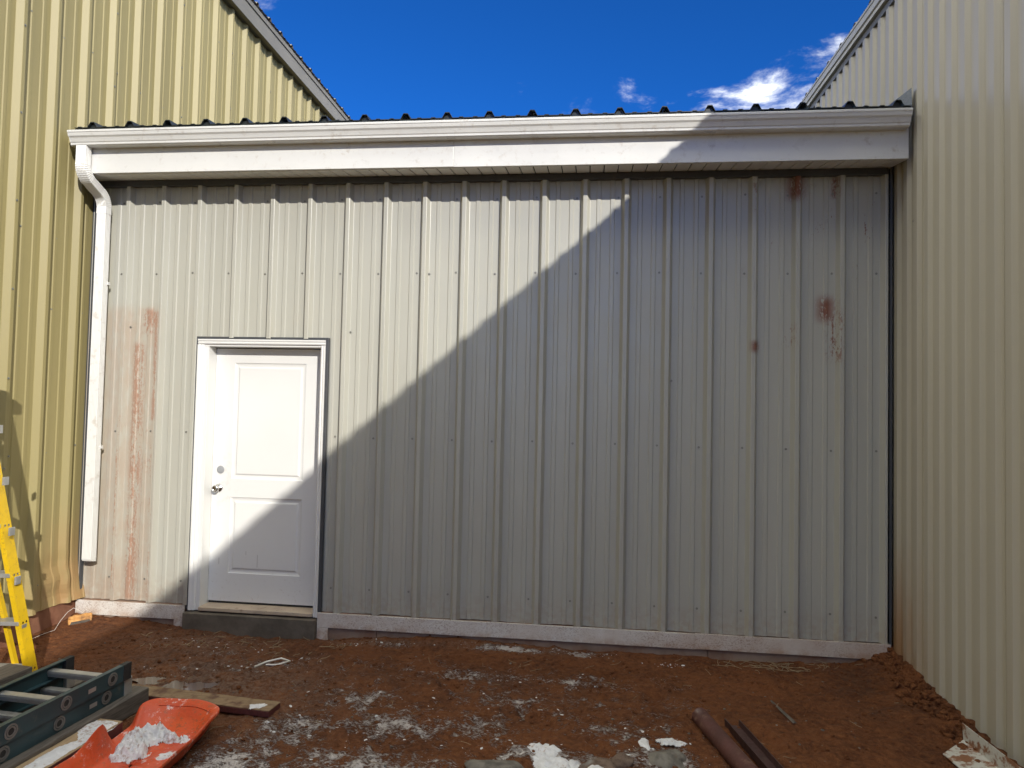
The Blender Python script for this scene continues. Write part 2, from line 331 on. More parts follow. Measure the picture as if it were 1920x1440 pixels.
def ground_z(x, y):
    x = np.asarray(x, float); y = np.asarray(y, float)
    base = -.352+.0*x
    wz = np.interp(x, WX, WZ)
    near = np.exp(-np.maximum(-y, 0)/.28)
    z = base+(wz-base)*near
    # bank against the right wall
    z = z+.05*sst(.35, 0, 5.9-x)*sst(-2.5, -.2, y)+.035*sst(.10, 0, 5.9-x)
    z = z+.012*np.exp(-((x+.25)/.25)**2)
    far = sst(0, 6, -y-2)
    nb = .45+.55*sst(0, .3, -y)
    z = z+fb(x, y, 1.1, 3)*.05*nb+fb(x, y, 5, 11, 4, .6)*.036*(1+.5*far)+fb(x, y, 22, 21, 3, .6)*.020
    # wheel ruts and lumps
    lump = np.maximum(fb(x, y, 9, 31, 2)-.08, 0); z = z+lump*.06
    churn = np.exp(-(((x-1.35)/.75)**2+((y+.75)/.55)**2)); z = z+churn*(fb(x, y, 13, 51, 3, .6)*.055+np.abs(fb(x, y, 30, 61, 2))*.03)
    churn2 = np.exp(-(((x-2.9)/1.2)**2+((y+1.5)/.6)**2)); z = z+churn2*fb(x, y, 17, 71, 3, .6)*.04
    for px, py, pa in ((1.75, -.42, .5), (1.5, -.62, .2), (2.15, -.68, -.3), (2.45, -.95, .3), (3.0, -.85, 1.0), (3.5, -1.15, .7), (4.2, -.75, -.4), (4.75, -1.2, .2), (1.95, -.35, .9), (3.9, -.45, 1.3)):
        ca, sa = np.cos(pa), np.sin(pa); u_ = ((x-px)*ca+(y-py)*sa)/.055; v_ = (-(x-px)*sa+(y-py)*ca)/.15; q_ = u_*u_+v_*v_
        z = z-.022*np.exp(-q_**2)+.010*np.exp(-((np.sqrt(q_)-1.35)/.25)**2)
    # puddle hollow
    z = z-.03*np.exp(-(((x-1.22)/.30)**2+((y+.99)/.13)**2)**2)
    return z
def gz(x, y): return float(ground_z(np.array([x]), np.array([y]))[0])

# ------------------------------------------------------------------ ground
def axis(lo, hi, step, far, grow):
    c = list(np.arange(lo, hi+1e-6, step)); d = step
    a, b = [], []
    p = lo
    while p > -far: d *= grow; p -= d; a.append(p)
    d = step; p = hi
    while p < far: d *= grow; p += d; b.append(p)
    return np.array(a[::-1]+c+b)
gx = axis(-.5, 6.1, .011, 300, 1.22); gy = axis(-2.9, .2, .011, 300, 1.22)
X, Y = np.meshgrid(gx, gy, indexing='ij'); Z = ground_z(X, Y)
nx, ny = X.shape
me = bpy.data.meshes.new('ground'); vv = np.stack([X, Y, Z], -1).reshape(-1, 3)
idx = np.arange(nx*ny).reshape(nx, ny); ff = np.stack([idx[:-1, :-1], idx[1:, :-1], idx[1:, 1:], idx[:-1, 1:]], -1).reshape(-1, 4)
me.vertices.add(len(vv)); me.vertices.foreach_set('co', vv.ravel()); me.loops.add(ff.size); me.loops.foreach_set('vertex_index', ff.ravel())
me.polygons.add(len(ff)); me.polygons.foreach_set('loop_start', np.arange(0, ff.size, 4)); me.polygons.foreach_set('loop_total', np.full(len(ff), 4)); me.polygons.foreach_set('use_smooth', np.ones(len(ff), bool))
me.update(calc_edges=True)
SN = [  # x, y, rx, ry, amount of snow dusting
 (3.05, -.62, .45, .15, .72), (3.35, -.95, .5, .18, .68), (2.45, -1.05, .38, .26, .75), (2.75, -1.35, .5, .22, .8), (2.2, -1.45, .35, .35, .75), (3.15, -1.30, .45, .3, .7),
 (3.75, -.60, .35, .12, .75), (3.95, -1.25, .5, .25, .62), (3.25, -.12, .42, .075, .95), (3.75, -.10, .30, .07, .8), (2.3, -.16, .35, .08, .62), (2.05, -1.9, .35, .5, .9), (2.7, -1.8, .7, .3, .8), (1.75, -.62, .3, .14, .65), (1.0, -.30, .4, .12, .35), (1.3, -.55, .35, .12, .5),
 (3.6, -1.55, .4, .12, .9), (4.15, -1.5, .28, .2, .9), (1.1, -.85, .5, .1, .42), (1.55, -.75, .2, .1, .6), (4.35, -.22, .12, .06, .6), (4.6, -.3, .4, .1, .25), (2.9, -2.4, 1., .5, .7), (1.5, -2.4, .9, .5, .9), (2.0, -.9, .25, .3, .5)]
dn = np.zeros_like(X)
for a, b, c, d, e in SN: dn = np.maximum(dn, e*np.exp(-(((X-a)/c)**2+((Y-b)/d)**2)))
dn = np.maximum(dn, (.40+.18*fb(X, Y, 2.2, 91, 2))*sst(1.5, 2.1, X)*sst(-.25, -.5, Y))
dn = dn+.28*sst(2, 5, -Y)*.8
dn = dn*sst(4.95, 4.3, X)
pale = .65*np.exp(-(((X-.95)/.55)**2+((Y+.30)/.22)**2))+.5*np.exp(-(((X-1.3)/.6)**2+((Y+.9)/.35)**2))+.75*np.exp(-(((X-2.25)/.45)**2+((Y+.14)/.07)**2))+.7*np.exp(-(((X-3.3)/.5)**2+((Y+.11)/.07)**2))+.35*np.exp(-(((X-1.9)/.5)**2+((Y+1.1)/.5)**2))
wet = .95*np.exp(-(((X-1.3)/.75)**2+((Y+.85)/.45)**2))+.6*np.exp(-(((X-3.2)/.9)**2+((Y+.75)/.25)**2))+.7*np.exp(-(((X-5.6)/.35)**2+((Y+.4)/.6)**2))+.5*np.exp(-(((X-1.2)/.6)**2+((Y+.15)/.12)**2))
for nm, arr in (('snow', dn), ('pale', pale), ('wet', wet)):
    at = me.attributes.new(nm, 'FLOAT', 'POINT'); at.data.foreach_set('value', arr.ravel().astype(np.float32))
gr = link('ground', me, None, 'dirt'); gr['kind'] = 'structure'

# puddle: a sheet of muddy water in the hollow
pv = []; 
for i in range(36):
    t = 2*math.pi*i/36; q = 1+.16*math.sin(3*t+.5)+.1*math.sin(5*t); pv.append((1.22+.33*q*math.cos(t), -.985+.125*q*math.sin(t), -.3655))
pud = mesh('puddle', pv, [tuple(range(36))], 'water'); pud['kind'] = 'structure'

# ------------------------------------------------------------------ corrugated profiles
RH = .042
def r_profile(cover=.9144, pitch=.3048, rh=RH, first=0., x0=None, x1=None, fr=(.0385, .0140), mh=.0060):
    """(u, h) points of a ribbed sheet; ribs centred on first + k*pitch"""
    pts = []
    k0 = math.floor((x0-first)/pitch)-1; k1 = math.ceil((x1-first)/pitch)+1
    for k in range(k0, k1+1):
        c = first+k*pitch
        pts += [(c-fr[0], 0), (c-fr[0]+.003, .0012), (c-fr[1]-.002, rh-.0015), (c-fr[1]+.001, rh), (c+fr[1]-.001, rh), (c+fr[1]+.002, rh-.0015), (c+fr[0]-.003, .0012), (c+fr[0], 0)]
        if mh:
            for q in (1/3, 2/3):
                e = c+q*pitch; pts += [(e-.019, 0), (e-.0125, mh), (e+.0125, mh), (e+.019, 0)]
    out = []
    def at(u):
        for (a, b), (c, d) in zip(pts, pts[1:]):
            if a <= u <= c and c > a: return b+(d-b)*(u-a)/(c-a)
        return 0
    out = [(x0, at(x0))]+[p for p in pts if x0+1e-5 < p[0] < x1-1e-5]+[(x1, at(x1))]
    return out
def sheet(name, prof, lo, hi, put, mat, parent, nz=1, warp=None):
    """prof (u,h) ; lo/hi scalar or function of u ; put(u,h,w)->xyz"""
    v, f = [], []; n = len(prof)
    for j in range(nz+1):
        for u, h in prof:
            a = lo(u) if callable(lo) else lo; b = hi(u) if callable(hi) else hi
            p = put(u, h, a+(b-a)*j/nz)
            v.append(warp(u, p) if warp else p)
    for j in range(nz):
        f += [(j*n+i, j*n+i+1, (j+1)*n+i+1, (j+1)*n+i) for i in range(n-1)]
    return mesh(name, v, f, mat, parent)
def screws(name, pts, nrm, parent, r=.0065, h=.006):
    v, f = [], []
    nrm = Vector(nrm); a = nrm.orthogonal().normalized(); b = nrm.cross(a)
    for p in pts:
        p = Vector(p); s = len(v)
        for rr, hh in ((r*1.25, 0), (r*1.25, .0015), (r*.75, .0018), (r*.7, h)):
            v += [p+nrm*hh+(a*math.cos(t*math.pi/3)+b*math.sin(t*math.pi/3))*rr for t in range(6)]
        for k in range(3): f += [(s+k*6+i, s+k*6+(i+1) % 6, s+k*6+6+(i+1) % 6, s+k*6+6+i) for i in range(6)]
        f.append(tuple(range(s+18, s+24)))
    o = mesh(name, v, f, 'screw', parent); o['kind'] = 'stuff'; return o
PT = .3048
# ------------------------------------------------------------------ connecting building
B = thing('connecting_building', 'low grey metal infill building with a white gutter between two taller metal buildings', 'building')
OX0, OX1, OZ = .690, 1.752, 1.910           # door opening in the cladding
bounds = [-.232]+[PT*i+.06 for i in (1, 4, 7, 10, 13, 16)]+[5.868]
for a, b in zip(bounds, bounds[1:]):
    cuts = [a]+[c for c in (OX0, OX1) if a+.001 < c < b-.001]+[b]
    vs, fs = [], []
    for c, d in zip(cuts, cuts[1:]):
        pr = r_profile(first=.06, x0=c, x1=d); mid = (c+d)/2
        zl = OZ if OX0 < mid < OX1 else -.176
        s = len(vs); n = len(pr)
        for z in (zl, 3.17):
            vs += [(u, -h-(.0016 if u > b-.02 and b < 5.8 else 0), z+(.003*math.sin(u*9) if z < 0 else 0)) for u, h in pr]
        fs += [(s+i, s+i+1, s+n+i+1, s+n+i) for i in range(n-1)]
    mesh('wall_panel', vs, fs, 'wall', B)
sp = []
for i in range(20):
    x = i*PT
    for z in (2.428, 1.16, 0., 3.0):
        if OX0-.02 < x < OX1+.02 and z < OZ+.02: continue
        sp.append((x+random.uniform(-.004, .004), -.0005, z+random.uniform(-.006, .006)))
    if random.random() < .12: sp.append((x+.1, -.005, random.uniform(1.3, 2.9)))
screws('screws', sp, (0, -1, 0), B, .0072)
# trims of the wall, and a dark strip for the shade under the soffit
box('corner_trim', -.246, -.214, -.040, .02, -.18, 3.17, 'charcoal', B, .002)
box('corner_trim', 5.852, 5.882, -.042, .02, -.18, 3.165, 'charcoal', B, .002)
box('shade_strip', -.214, 5.852, -.046, .01, 3.125, 3.172, 'charcoal', B, .002)  # dark strip stands in for the shadow line below the soffit
# base trim
def trim_piece(x0, x1, z0, z1): return box('base_trim', x0, x1, -.046, -.034, z0, z1, 'btrim', B, .0015)
trim_piece(-.243, .672, -.290, -.182); trim_piece(.590, .672, -.372, -.2915)
trim_piece(1.748, 3.05, -.285, -.176); trim_piece(3.0515, 4.55, -.282, -.173); trim_piece(4.5515, 5.876, -.279, -.170); trim_piece(1.748, 1.835, -.378, -.2865)
def found(x0, x1):
    return box('foundation', x0, x1, -.030, .3, -.6, -.181, 'found', B, .003)
found(-.24, .668); found(1.752, 2.21); found(2.214, 4.64); found(4.644, 5.88)
bm = bmesh.new(); add_box(bm, .676, 1.744, -.075, .3, -.6, -.226, .006); st = bm_obj('door_step', bm, 'step', B)
# gutter, fascia, soffit
GY = -.29
def sz_at(y): return 3.182+(3.146-3.182)*(y/GY)
box('fascia', -.185, 2.765, GY-.004, GY+.02, 3.146, 3.45, 'white', B, .002)
box('fascia', 2.767, 5.876, GY-.006, GY+.02, 3.143, 3.45, 'white', B, .002)
x = -.205
pw = .1016
proto = None
for i in range(60):
    xa = -.21+i*pw; xb = min(xa+pw-.007, 5.876)
    if xa > 5.86: break
    pr = [(xa, 0), (xa+.004, -.003), (xb-.004, -.003), (xb, 0), (xb, .006), (xa, .006)]
    v = [(u, GY+.021, sz_at(GY)+h) for u, h in pr]+[(u, -.002, sz_at(0)+h) for u, h in pr]
    mesh('soffit_plank', v, [(j, (j+1) % 6, 6+(j+1) % 6, 6+j) for j in range(6)]+[tuple(range(6)), tuple(range(11, 5, -1))], 'soffit', B)
g = [(GY-.006, 3.432), (GY-.006, 3.338), (GY-.075, 3.332), (GY-.086, 3.338), (GY-.088, 3.352), (GY-.094, 3.358), (GY-.100, 3.372), (GY-.106, 3.385), (GY-.117, 3.396), (GY-.122, 3.412), (GY-.124, 3.420), (GY-.128, 3.421), (GY-.129, 3.434), (GY-.126, 3.437), (GY-.112, 3.437), (GY-.112, 3.430), (GY-.117, 3.426)]
gi = [(GY-.112, 3.400), (GY-.085, 3.352), (GY-.075, 3.337), (GY-.009, 3.342), (GY-.009, 3.432)]
gu = extrude('gutter', g+gi, -.178, 5.846, 'x', 'white', B)
for xx in (-.180, 5.8465): 
    gg = g[:12]; extrude('gutter_end_cap', [(y-.0015, z-.0015) for y, z in g[:14]], xx-.0015, xx+.0018, 'x', 'white', gu)
# downspout
D = bpy.data.objects.new('downspout', None); C.objects.link(D); D.parent = B
def spout(name, path, w=.080, dpt=.062, rings=None, ribs=True):
    v, f = [], []
    nr = 7
    prof = []
    for i in range(nr*4+1):                                            # fluted front
        t = i/(nr*4); prof.append((-w/2+w*t, -dpt/2-(.0022 if (i % 4) in (1, 2) else 0)))
    for i in range(1, 17):
        t = i/17; prof.append((w/2+(.002 if (i % 4) in (1, 2) else 0), -dpt/2+dpt*t))
    prof += [(w/2, dpt/2), (-w/2, dpt/2)]
    n = len(prof)
    for i, (y, z, nyz, sc) in enumerate(path):                         # centre y,z ; outward (front) unit dir in yz ; scale
        for a, b in prof: v.append((DX+a*sc, y-b*sc*nyz[0]*-1*-1 if False else y+b*sc*(-nyz[0]), z+b*sc*(-nyz[1])))
        if i: f += [((i-1)*n+j, (i-1)*n+(j+1) % n, i*n+(j+1) % n, i*n+j) for j in range(n)]
    return mesh(name, v, f, 'white', D)
DX = -.098
def arc(y, z, a0, a1, steps, L, crimp):
    """walk a path whose direction angle (from straight down, + towards wall) goes a0->a1"""
    out = []
    for i in range(steps+1):
        t = i/steps; a = a0+(a1-a0)*t
        out.append((y, z, (-math.cos(a), -math.sin(a)), 1+(.055 if crimp and i % 2 else 0)))
        y += math.sin(a)*L/steps; z -= math.cos(a)*L/steps
    return out, y, z
yy, z0 = -.345, 3.334
p1 = [(yy, z0, (-1, 0), 1), (yy, 3.20, (-1, 0), 1)]
p2, y2, z2 = arc(yy, 3.2, 0, 1.12, 20, .13, True)
a = 1.12; L = .115
p3 = [(y2, z2, (-math.cos(a), -math.sin(a)), 1.0), (y2+math.sin(a)*L, z2-math.cos(a)*L, (-math.cos(a), -math.sin(a)), 1.0)]
p4, y4, z4 = arc(p3[1][0], p3[1][1], 1.12, 0, 20, .13, True)
spout('elbow', p1+p2+p3); spout('elbow', [(p3[0][0]+.03*math.sin(a), p3[0][1]-.03*math.cos(a), p3[0][2], 1.03)]+p4+[(y4, z4-.05, (-1, 0), 1.03)])
spout('pipe', [(y4, z4-.02, (-1, 0), .97), (y4, .16, (-1, 0), .97), (y4+.004, .14, (-.98, .2), .93)])
for z in (2.33, 1.03): box('strap_tab', DX+.0395, DX+.050, y4+.012, y4+.040, z-.012, z+.012, 'white', D, .002)
# roof of the connecting building
RS = .09                                                              # pitch
R = bpy.data.objects.new('roof', None); C.objects.link(R); R.parent = B
rb = [-.16]+[-.015+PT*i for i in (2, 5, 8, 11, 14, 17)]+[5.86]
for a, b in zip(rb, rb[1:]):
    pr = r_profile(first=-.015, x0=a, x1=b, rh=.040, fr=(.040, .0145), mh=.006)
    top = [(u, h) for u, h in pr]; n = len(top); v = []
    for y, dz in ((-.375, 0), (-.375, -.006), (6.2, 0)):
        for u, h in top: v.append((u, y, 3.472+(y+.375)*RS+h+dz+(.001 if u > b-.02 else 0)))
    f = [(i, i+1, n+i+1, n+i) for i in range(n-1)]+[(i, i+1, 2*n+i+1, 2*n+i) for i in range(n-1)]
    mesh('roof_panel', v, f, 'roof', R)
    for q in range(30):
        c = -.015+PT*q
        if a < c < b: mesh('closure', [(c-.034, -.352, 3.470), (c+.034, -.352, 3.470), (c+.013, -.352, 3.506), (c-.013, -.352, 3.506)], [(0, 1, 2, 3)], 'roof', R)
box('drip_edge', -.16, 5.86, -.366, -.352, 3.428, 3.4685, 'roof', R, .001)
mesh('end_flashing', [(5.868, -.36, 3.47), (5.868, -.355, 3.60), (5.868, .5, 3.69), (5.868, .5, 3.5), (5.74, -.20, 3.51)], [(0, 1, 2, 3), (0, 4, 1)], 'flash', R)
for zb in (1,): box('core', -.2, 5.85, .12, 6, -.3, 3.3, 'core', B, 0).name = 'inner_wall'

# ------------------------------------------------------------------ door
DO = bpy.data.objects.new('door', None); C.objects.link(DO); DO.parent = B
DX0, DX1, DZ0, DZ1, DY = .787, 1.701, -.168, 1.838, .088
def slab():
    v, f = [], []
    w = DX1-DX0; pans = [(.160, .754, .115, 1.040), (.160, .754, 1.185, 1.785)]
    xs = [0, .160, .754, w]; zs = [0, .115, 1.040, 1.185, 1.785, DZ1-DZ0]
    def V(x, d, dep): v.append((DX0+x, DY+dep, DZ1-d)); return len(v)-1
    for i in range(3):
        for j in range(5):
            if i == 1 and j in (1, 3):
                x0, x1, a, b = xs[1], xs[2], zs[j], zs[j+1]
                prev = None
                for off, dep in ((0, 0), (.004, .006), (.016, .009), (.030, .0095), (.040, .003), (.044, .002)):
                    r = [V(x0+off, a+off, dep), V(x1-off, a+off, dep), V(x1-off, b-off, dep), V(x0+off, b-off, dep)]
                    if prev:
                        for q in range(4): f.append((prev[q], prev[(q+1) % 4], r[(q+1) % 4], r[q]))
                    prev = r
                f.append(tuple(prev))
            else:
                f.append((V(xs[i], zs[j], 0), V(xs[i+1], zs[j], 0), V(xs[i+1], zs[j+1], 0), V(xs[i], zs[j+1], 0)))
    # back and edges
    q = [V(0, 0, .044), V(w, 0, .044), V(w, DZ1-DZ0, .044), V(0, DZ1-DZ0, .044)]; r = [V(0, 0, 0), V(w, 0, 0), V(w, DZ1-DZ0, 0), V(0, DZ1-DZ0, 0)]
    for i in range(4): f.append((q[i], q[(i+1) % 4], r[(i+1) % 4], r[i]))
    f.append(tuple(q))
    return mesh('slab', v, f, 'door', DO)
slab()
FR = bpy.data.objects.new('frame', None); C.objects.link(FR); FR.parent = DO
JY = -.022
def jamb(x0, x1, z0, z1): return box('jamb', x0, x1, JY, .14, z0, z1, 'door_frame', FR, .002)
jamb(.752, .784, -.215, 1.845); jamb(1.704, 1.736, -.215, 1.845); box('header', .752, 1.736, JY, .14, 1.8455, 1.878, 'door_frame', FR, .002)
# brick mould casing with a stepped profile
def mould(name, a, b, side):
    prof = [(0, 0), (.006, -.014), (.018, -.018), (.024, -.012), (.040, -.020), (.052, -.020), (.052, .03), (0, .03)]
    if side == 'l': return extrude(name, [(a-u, JY+h) for u, h in prof], -.215, b, 'z', 'door_frame', FR)
    if side == 'r': return extrude(name, [(a+u*.78, JY+h) for u, h in prof], -.215, b, 'z', 'door_frame', FR)
    return extrude(name, [(JY+h, a+u*.8) for u, h in prof], .7, 1.745, 'x', 'door_frame', FR)
mould('casing', .7515, 1.8585, 'l'); mould('casing', 1.7045, 1.8585, 'r'); mould('casing', 1.8592, 0, 't')
for nm, a in (('surround_trim', (.676, .698, -.036, .01, -.21, 1.921)), ('surround_trim', (1.746, 1.766, -.036, .01, -.21, 1.921)), ('surround_trim', (.6985, 1.7455, -.036, .01, 1.9015, 1.921))): box(nm, *a, 'charcoal', FR, .002)
box('threshold', .7845, 1.7035, -.045, .13, -.214, -.186, 'thresh', DO, .004)
box('weather_strip', DX0+.004, DX1-.004, DY+.006, DY+.04, -.186, -.1685, 'black', DO, .001)
def lathe(name, prof, c, mat, parent, n=28):
    v, f = [], []
    for i, (r, d) in enumerate(prof):
        v += [(c[0]+r*math.cos(2*math.pi*j/n), c[1]-d, c[2]+r*math.sin(2*math.pi*j/n)) for j in range(n)]
        if i: f += [((i-1)*n+j, (i-1)*n+(j+1) % n, i*n+(j+1) % n, i*n+j) for j in range(n)]
    f.append(tuple(range((len(prof)-1)*n, len(prof)*n)))
    return mesh(name, v, f, mat, parent, True)
kn = lathe('knob', [(.033, 0), (.033, .004), (.030, .008), (.017, .011), (.0125, .016), (.012, .030), (.018, .036), (.0255, .044), (.0272, .053), (.0255, .060), (.019, .0645), (.017, .0640), (.0165, .0615), (.008, .0615)], (.846, DY-.0005, .722), 'steel', DO)
box('keyhole', .8445, .8475, DY-.0635, DY-.061, .715, .729, 'black', kn, 0)
lathe('bore_hole_plug', [(.031, 0), (.031, .003), (.029, .0042), (.026, .0040), (.024, .0048)], (.856, DY-.0005, .868), 'cover', DO)

# ------------------------------------------------------------------ tall buildings
def tall(name, label, side):
    T = thing(name, label, 'building', (0, 0, 0)); sc = []
    if side < 0:
        XW = -.25; EZ = 5.76; mat = 'olive'
        me0 = None
        pr = r_profile(first=0, x0=-PT/2+.0, x1=PT*2.5, rh=RH, fr=(.046, .0135))
        first = .100
        for kk in range(-16, 13):
            y0 = first+kk*3*PT*.985
            if kk in (-1, 0):
                def warp(u, p, y0=y0):
                    x, y, z = p
                    q = max(0, min(1, (.33-z)/.5))
                    g = math.exp(-((y+.30)/.16)**2)
                    y += (.055*math.sin(q*1.6)+.006*math.sin(z*40))*q*g if z < .33 else 0
                    x += (.018*math.sin(q*math.pi)*math.sin(z*23+1))*g*q+(.05*q*q*math.exp(-((y+.02)/.12)**2))
                    return (x, y, z)
                sheet('wall_panel', pr, -.17, EZ+.05, lambda u, h, w, y0=y0: (XW+h, y0+u*.985, w), mat, T, 160, warp)
            else:
                if me0 is None:
                    o = sheet('wall_panel', pr, -.17, EZ+.05, lambda u, h, w: (XW+h, u*.985, w), mat, T); me0 = o.data; o.location.y = y0
                else:
                    o = link('wall_panel', me0, T); o.location.y = y0
        for kk in range(-10, 22):
            y = first+kk*PT*.985
            for z in (.05, 1.0, 2.05, 2.62, 4.15, 5.3):
                sc.append((XW+.0008, y+.085+random.uniform(-.02, .02), z+random.uniform(-.05, .05)))
            if kk % 3 == 0:
                for z in np.arange(.3, 5.5, .62): sc.append((XW+RH+.0008, y-.005, float(z)))
        screws('screws', sc, (1, 0, 0), T, .0075)
        box('eave_trim', XW+.045, XW+.105, -14, 11, EZ, EZ+.225, 'eave', T, .004)
        box('eave_lip', XW+.105, XW+.118, -14, 11, EZ+.175, EZ+.235, 'eave', T, .003)
        box('eave_soffit', XW-.05, XW+.0445, -14, 11, EZ+.002, EZ+.02, 'eave3', T, .002)
        zr = EZ+.245; me1 = None
        for kk in range(-16, 13):
            y0 = first+kk*3*PT
            if me1 is None:
                pr2 = r_profile(first=0, x0=-PT/2, x1=PT*2.5, rh=.03)
                o = sheet('roof_panel', pr2, XW+.14, -8., lambda u, h, w: (w, u, zr+h+(XW+.14-w)*.25), 'eave', T); me1 = o.data; o.location.y = y0
            else:
                o = link('roof_panel', me1, T); o.location.y = y0
        box('foundation', XW-.3, XW-.006, -14, 11, -.8, -.172, 'foundr', T, .004)
        box('end_wall', -8, XW-.06, 10.6, 10.8, -.3, EZ+.2, 'olive', T, 0)
    else:
        XW = 5.917; EZ = 4.447; mat = 'beige'; rh = .022; pit = .1415
        pr = r_profile(first=0, x0=-pit/2, x1=pit*5.5, pitch=pit, rh=rh, fr=(.048, .024), mh=0)
        me0 = None
        for kk in range(-18, 14):
            y0 = -.345+kk*6*pit
            if me0 is None:
                o = sheet('wall_panel', pr, -.9, EZ+.05, lambda u, h, w: (XW-h, u, w), mat, T); me0 = o.data; o.location.y = y0
            else:
                o = link('wall_panel', me0, T); o.location.y = y0
        # lap line of each sheet
            mesh('lap_edge', [(XW-.001, y0-pit/2+.004, -.9), (XW-.004, y0-pit/2, -.9), (XW-.001, y0-pit/2-.003, -.9), (XW-.001, y0-pit/2+.004, EZ), (XW-.004, y0-pit/2, EZ), (XW-.001, y0-pit/2-.003, EZ)], [(0, 1, 4, 3), (1, 2, 5, 4)], mat, T)
        for kk in range(-3, 8):
            for z in ((2.75,) if kk % 4 == 0 else (1.1,) if kk % 5 == 0 else ()): sc.append((XW-.001, -.345+pit/2+kk*3*pit, z+random.uniform(-.1, .1)))
        screws('screws', sc, (-1, 0, 0), T, .006)
        Y0, Y1 = -16, 11
        prof = [(XW-.022, EZ), (XW-.046, EZ+.006), (XW-.050, EZ+.030), (XW-.062, EZ+.038), (XW-.064, EZ+.085), (XW-.070, EZ+.090), (XW-.070, EZ+.108), (XW+.1, EZ+.125), (XW+.1, EZ)]
        extrude('eave_trim', prof, Y0, Y1, 'y', 'eave2', T)
        box('eave_soffit', XW-.0225, XW+.05, Y0, Y1, EZ-.05, EZ-.002, 'eave3', T, .001)
        me1 = None
        for kk in range(-18, 12):
            pr2 = r_profile(first=0, x0=-PT/2, x1=PT*2.5, rh=.02)
            if me1 is None:
                o = sheet('roof_panel', pr2, XW-.055, 16., lambda u, h, w: (w, u, EZ+.128+h+(w-XW+.06)*.2), 'eave', T); me1 = o.data; o.location.y = kk*3*PT
            else:
                o = link('roof_panel', me1, T); o.location.y = kk*3*PT
        box('end_wall', XW+.06, 16, 10.6, 10.8, -.3, EZ+.2, 'beige', T, 0)
    return T
tall('olive_metal_building', 'tall olive yellow ribbed metal building in full sun beside the downspout', -1)
tall('beige_metal_building', 'tall pale beige corrugated metal building in shade with rusty mud at its foot', 1)

# ------------------------------------------------------------------ yellow stepladder leaning beside the olive wall
YL = thing('stepladder', 'yellow fibreglass stepladder with grey treads standing by the olive wall', 'ladder', (.38, -1.13, -.36), None, -1.47)
def rail(name, base, lean, h, w, dpt, mat, parent, y):
    """channel rail: flange dpt along x, web w"""
    pts = [(-dpt/2, 0), (dpt/2, 0), (dpt/2, w), (dpt/2-.006, w), (dpt/2-.006, .006), (-dpt/2+.006, .006), (-dpt/2+.006, w), (-dpt/2, w)]
    v = []
    for t in (0, 1): v += [(base+p[0]-lean*t, y+(p[1]+.13*t if y < -.2 else -p[1]-.13*t), h*t) for p in pts]
    n = len(pts); f = [(i, (i+1) % n, n+(i+1) % n, n+i) for i in range(n)]+[tuple(range(n)), tuple(range(2*n-1, n-1, -1))]
    o = mesh(name, v, f, mat, parent)
    bm = bmesh.new(); bm.from_mesh(o.data); bmesh.ops.recalc_face_normals(bm, faces=bm.faces); bm.to_mesh(o.data); bm.free(); return o
LH, LL = 2.15, -.47
for y in (0, -.47):
    rail('front_rail', 0, LL, LH, .030, .078, 'fibre_yellow', YL, y)
    rail('rear_rail', .98, .48, LH-.05, .028, .055, 'fibre_yellow', YL, y)
    for fx in (0, .98): box('foot', fx-.045, fx+.045, y-.034 if y == 0 else y-.004, y+.004 if y == 0 else y+.034, -.004, .03, 'black', YL, .003)
for y in (-.135, -.30): rail('back_brace', -.055, LL, LH-.3, .022, .03, 'fibre_yellow', YL, y)
for i in range(6):
    z = .095+i*.305; x = -LL*z/LH
    tp = .13*z/LH
    tr = box('tread', x-.042, x+.044, -.466+tp, -.004-tp, z-.012, z+.012, 'alu', YL, .002)
    for q in (-.03, .03): box('tread_brace', x-.02, x+.02, -.238+q*7-.006, -.238+q*7+.006, z-.06, z-.0125, 'alu', tr, .001)
    for yy_ in (.0015, -.4715):
        for d in (-.014, .014): lathe('rivet', [(.006, 0), (.005, .003), (.002, .004)], (x+d, -.4712+tp, z), 'steel', tr, 8) if yy_ < 0 else mesh('rivet', [(x+d+.007*math.cos(t), .003-tp, z+.007*math.sin(t)) for t in [j*math.pi/3 for j in range(6)]], [tuple(range(6))], 'steel', tr)
for i in range(4):
    z = .25+i*.42; x = .98-.48*z/(LH-.05); tp = .13*z/LH; box('rear_brace', x-.012, x+.012, -.42+tp, -.05-tp, z-.015, z+.015, 'alu', YL, .002)
box('top_cap', -LL-.10, -LL+.11, -.36, -.11, LH-.02, LH+.05, 'fibre_yellow', YL, .006)

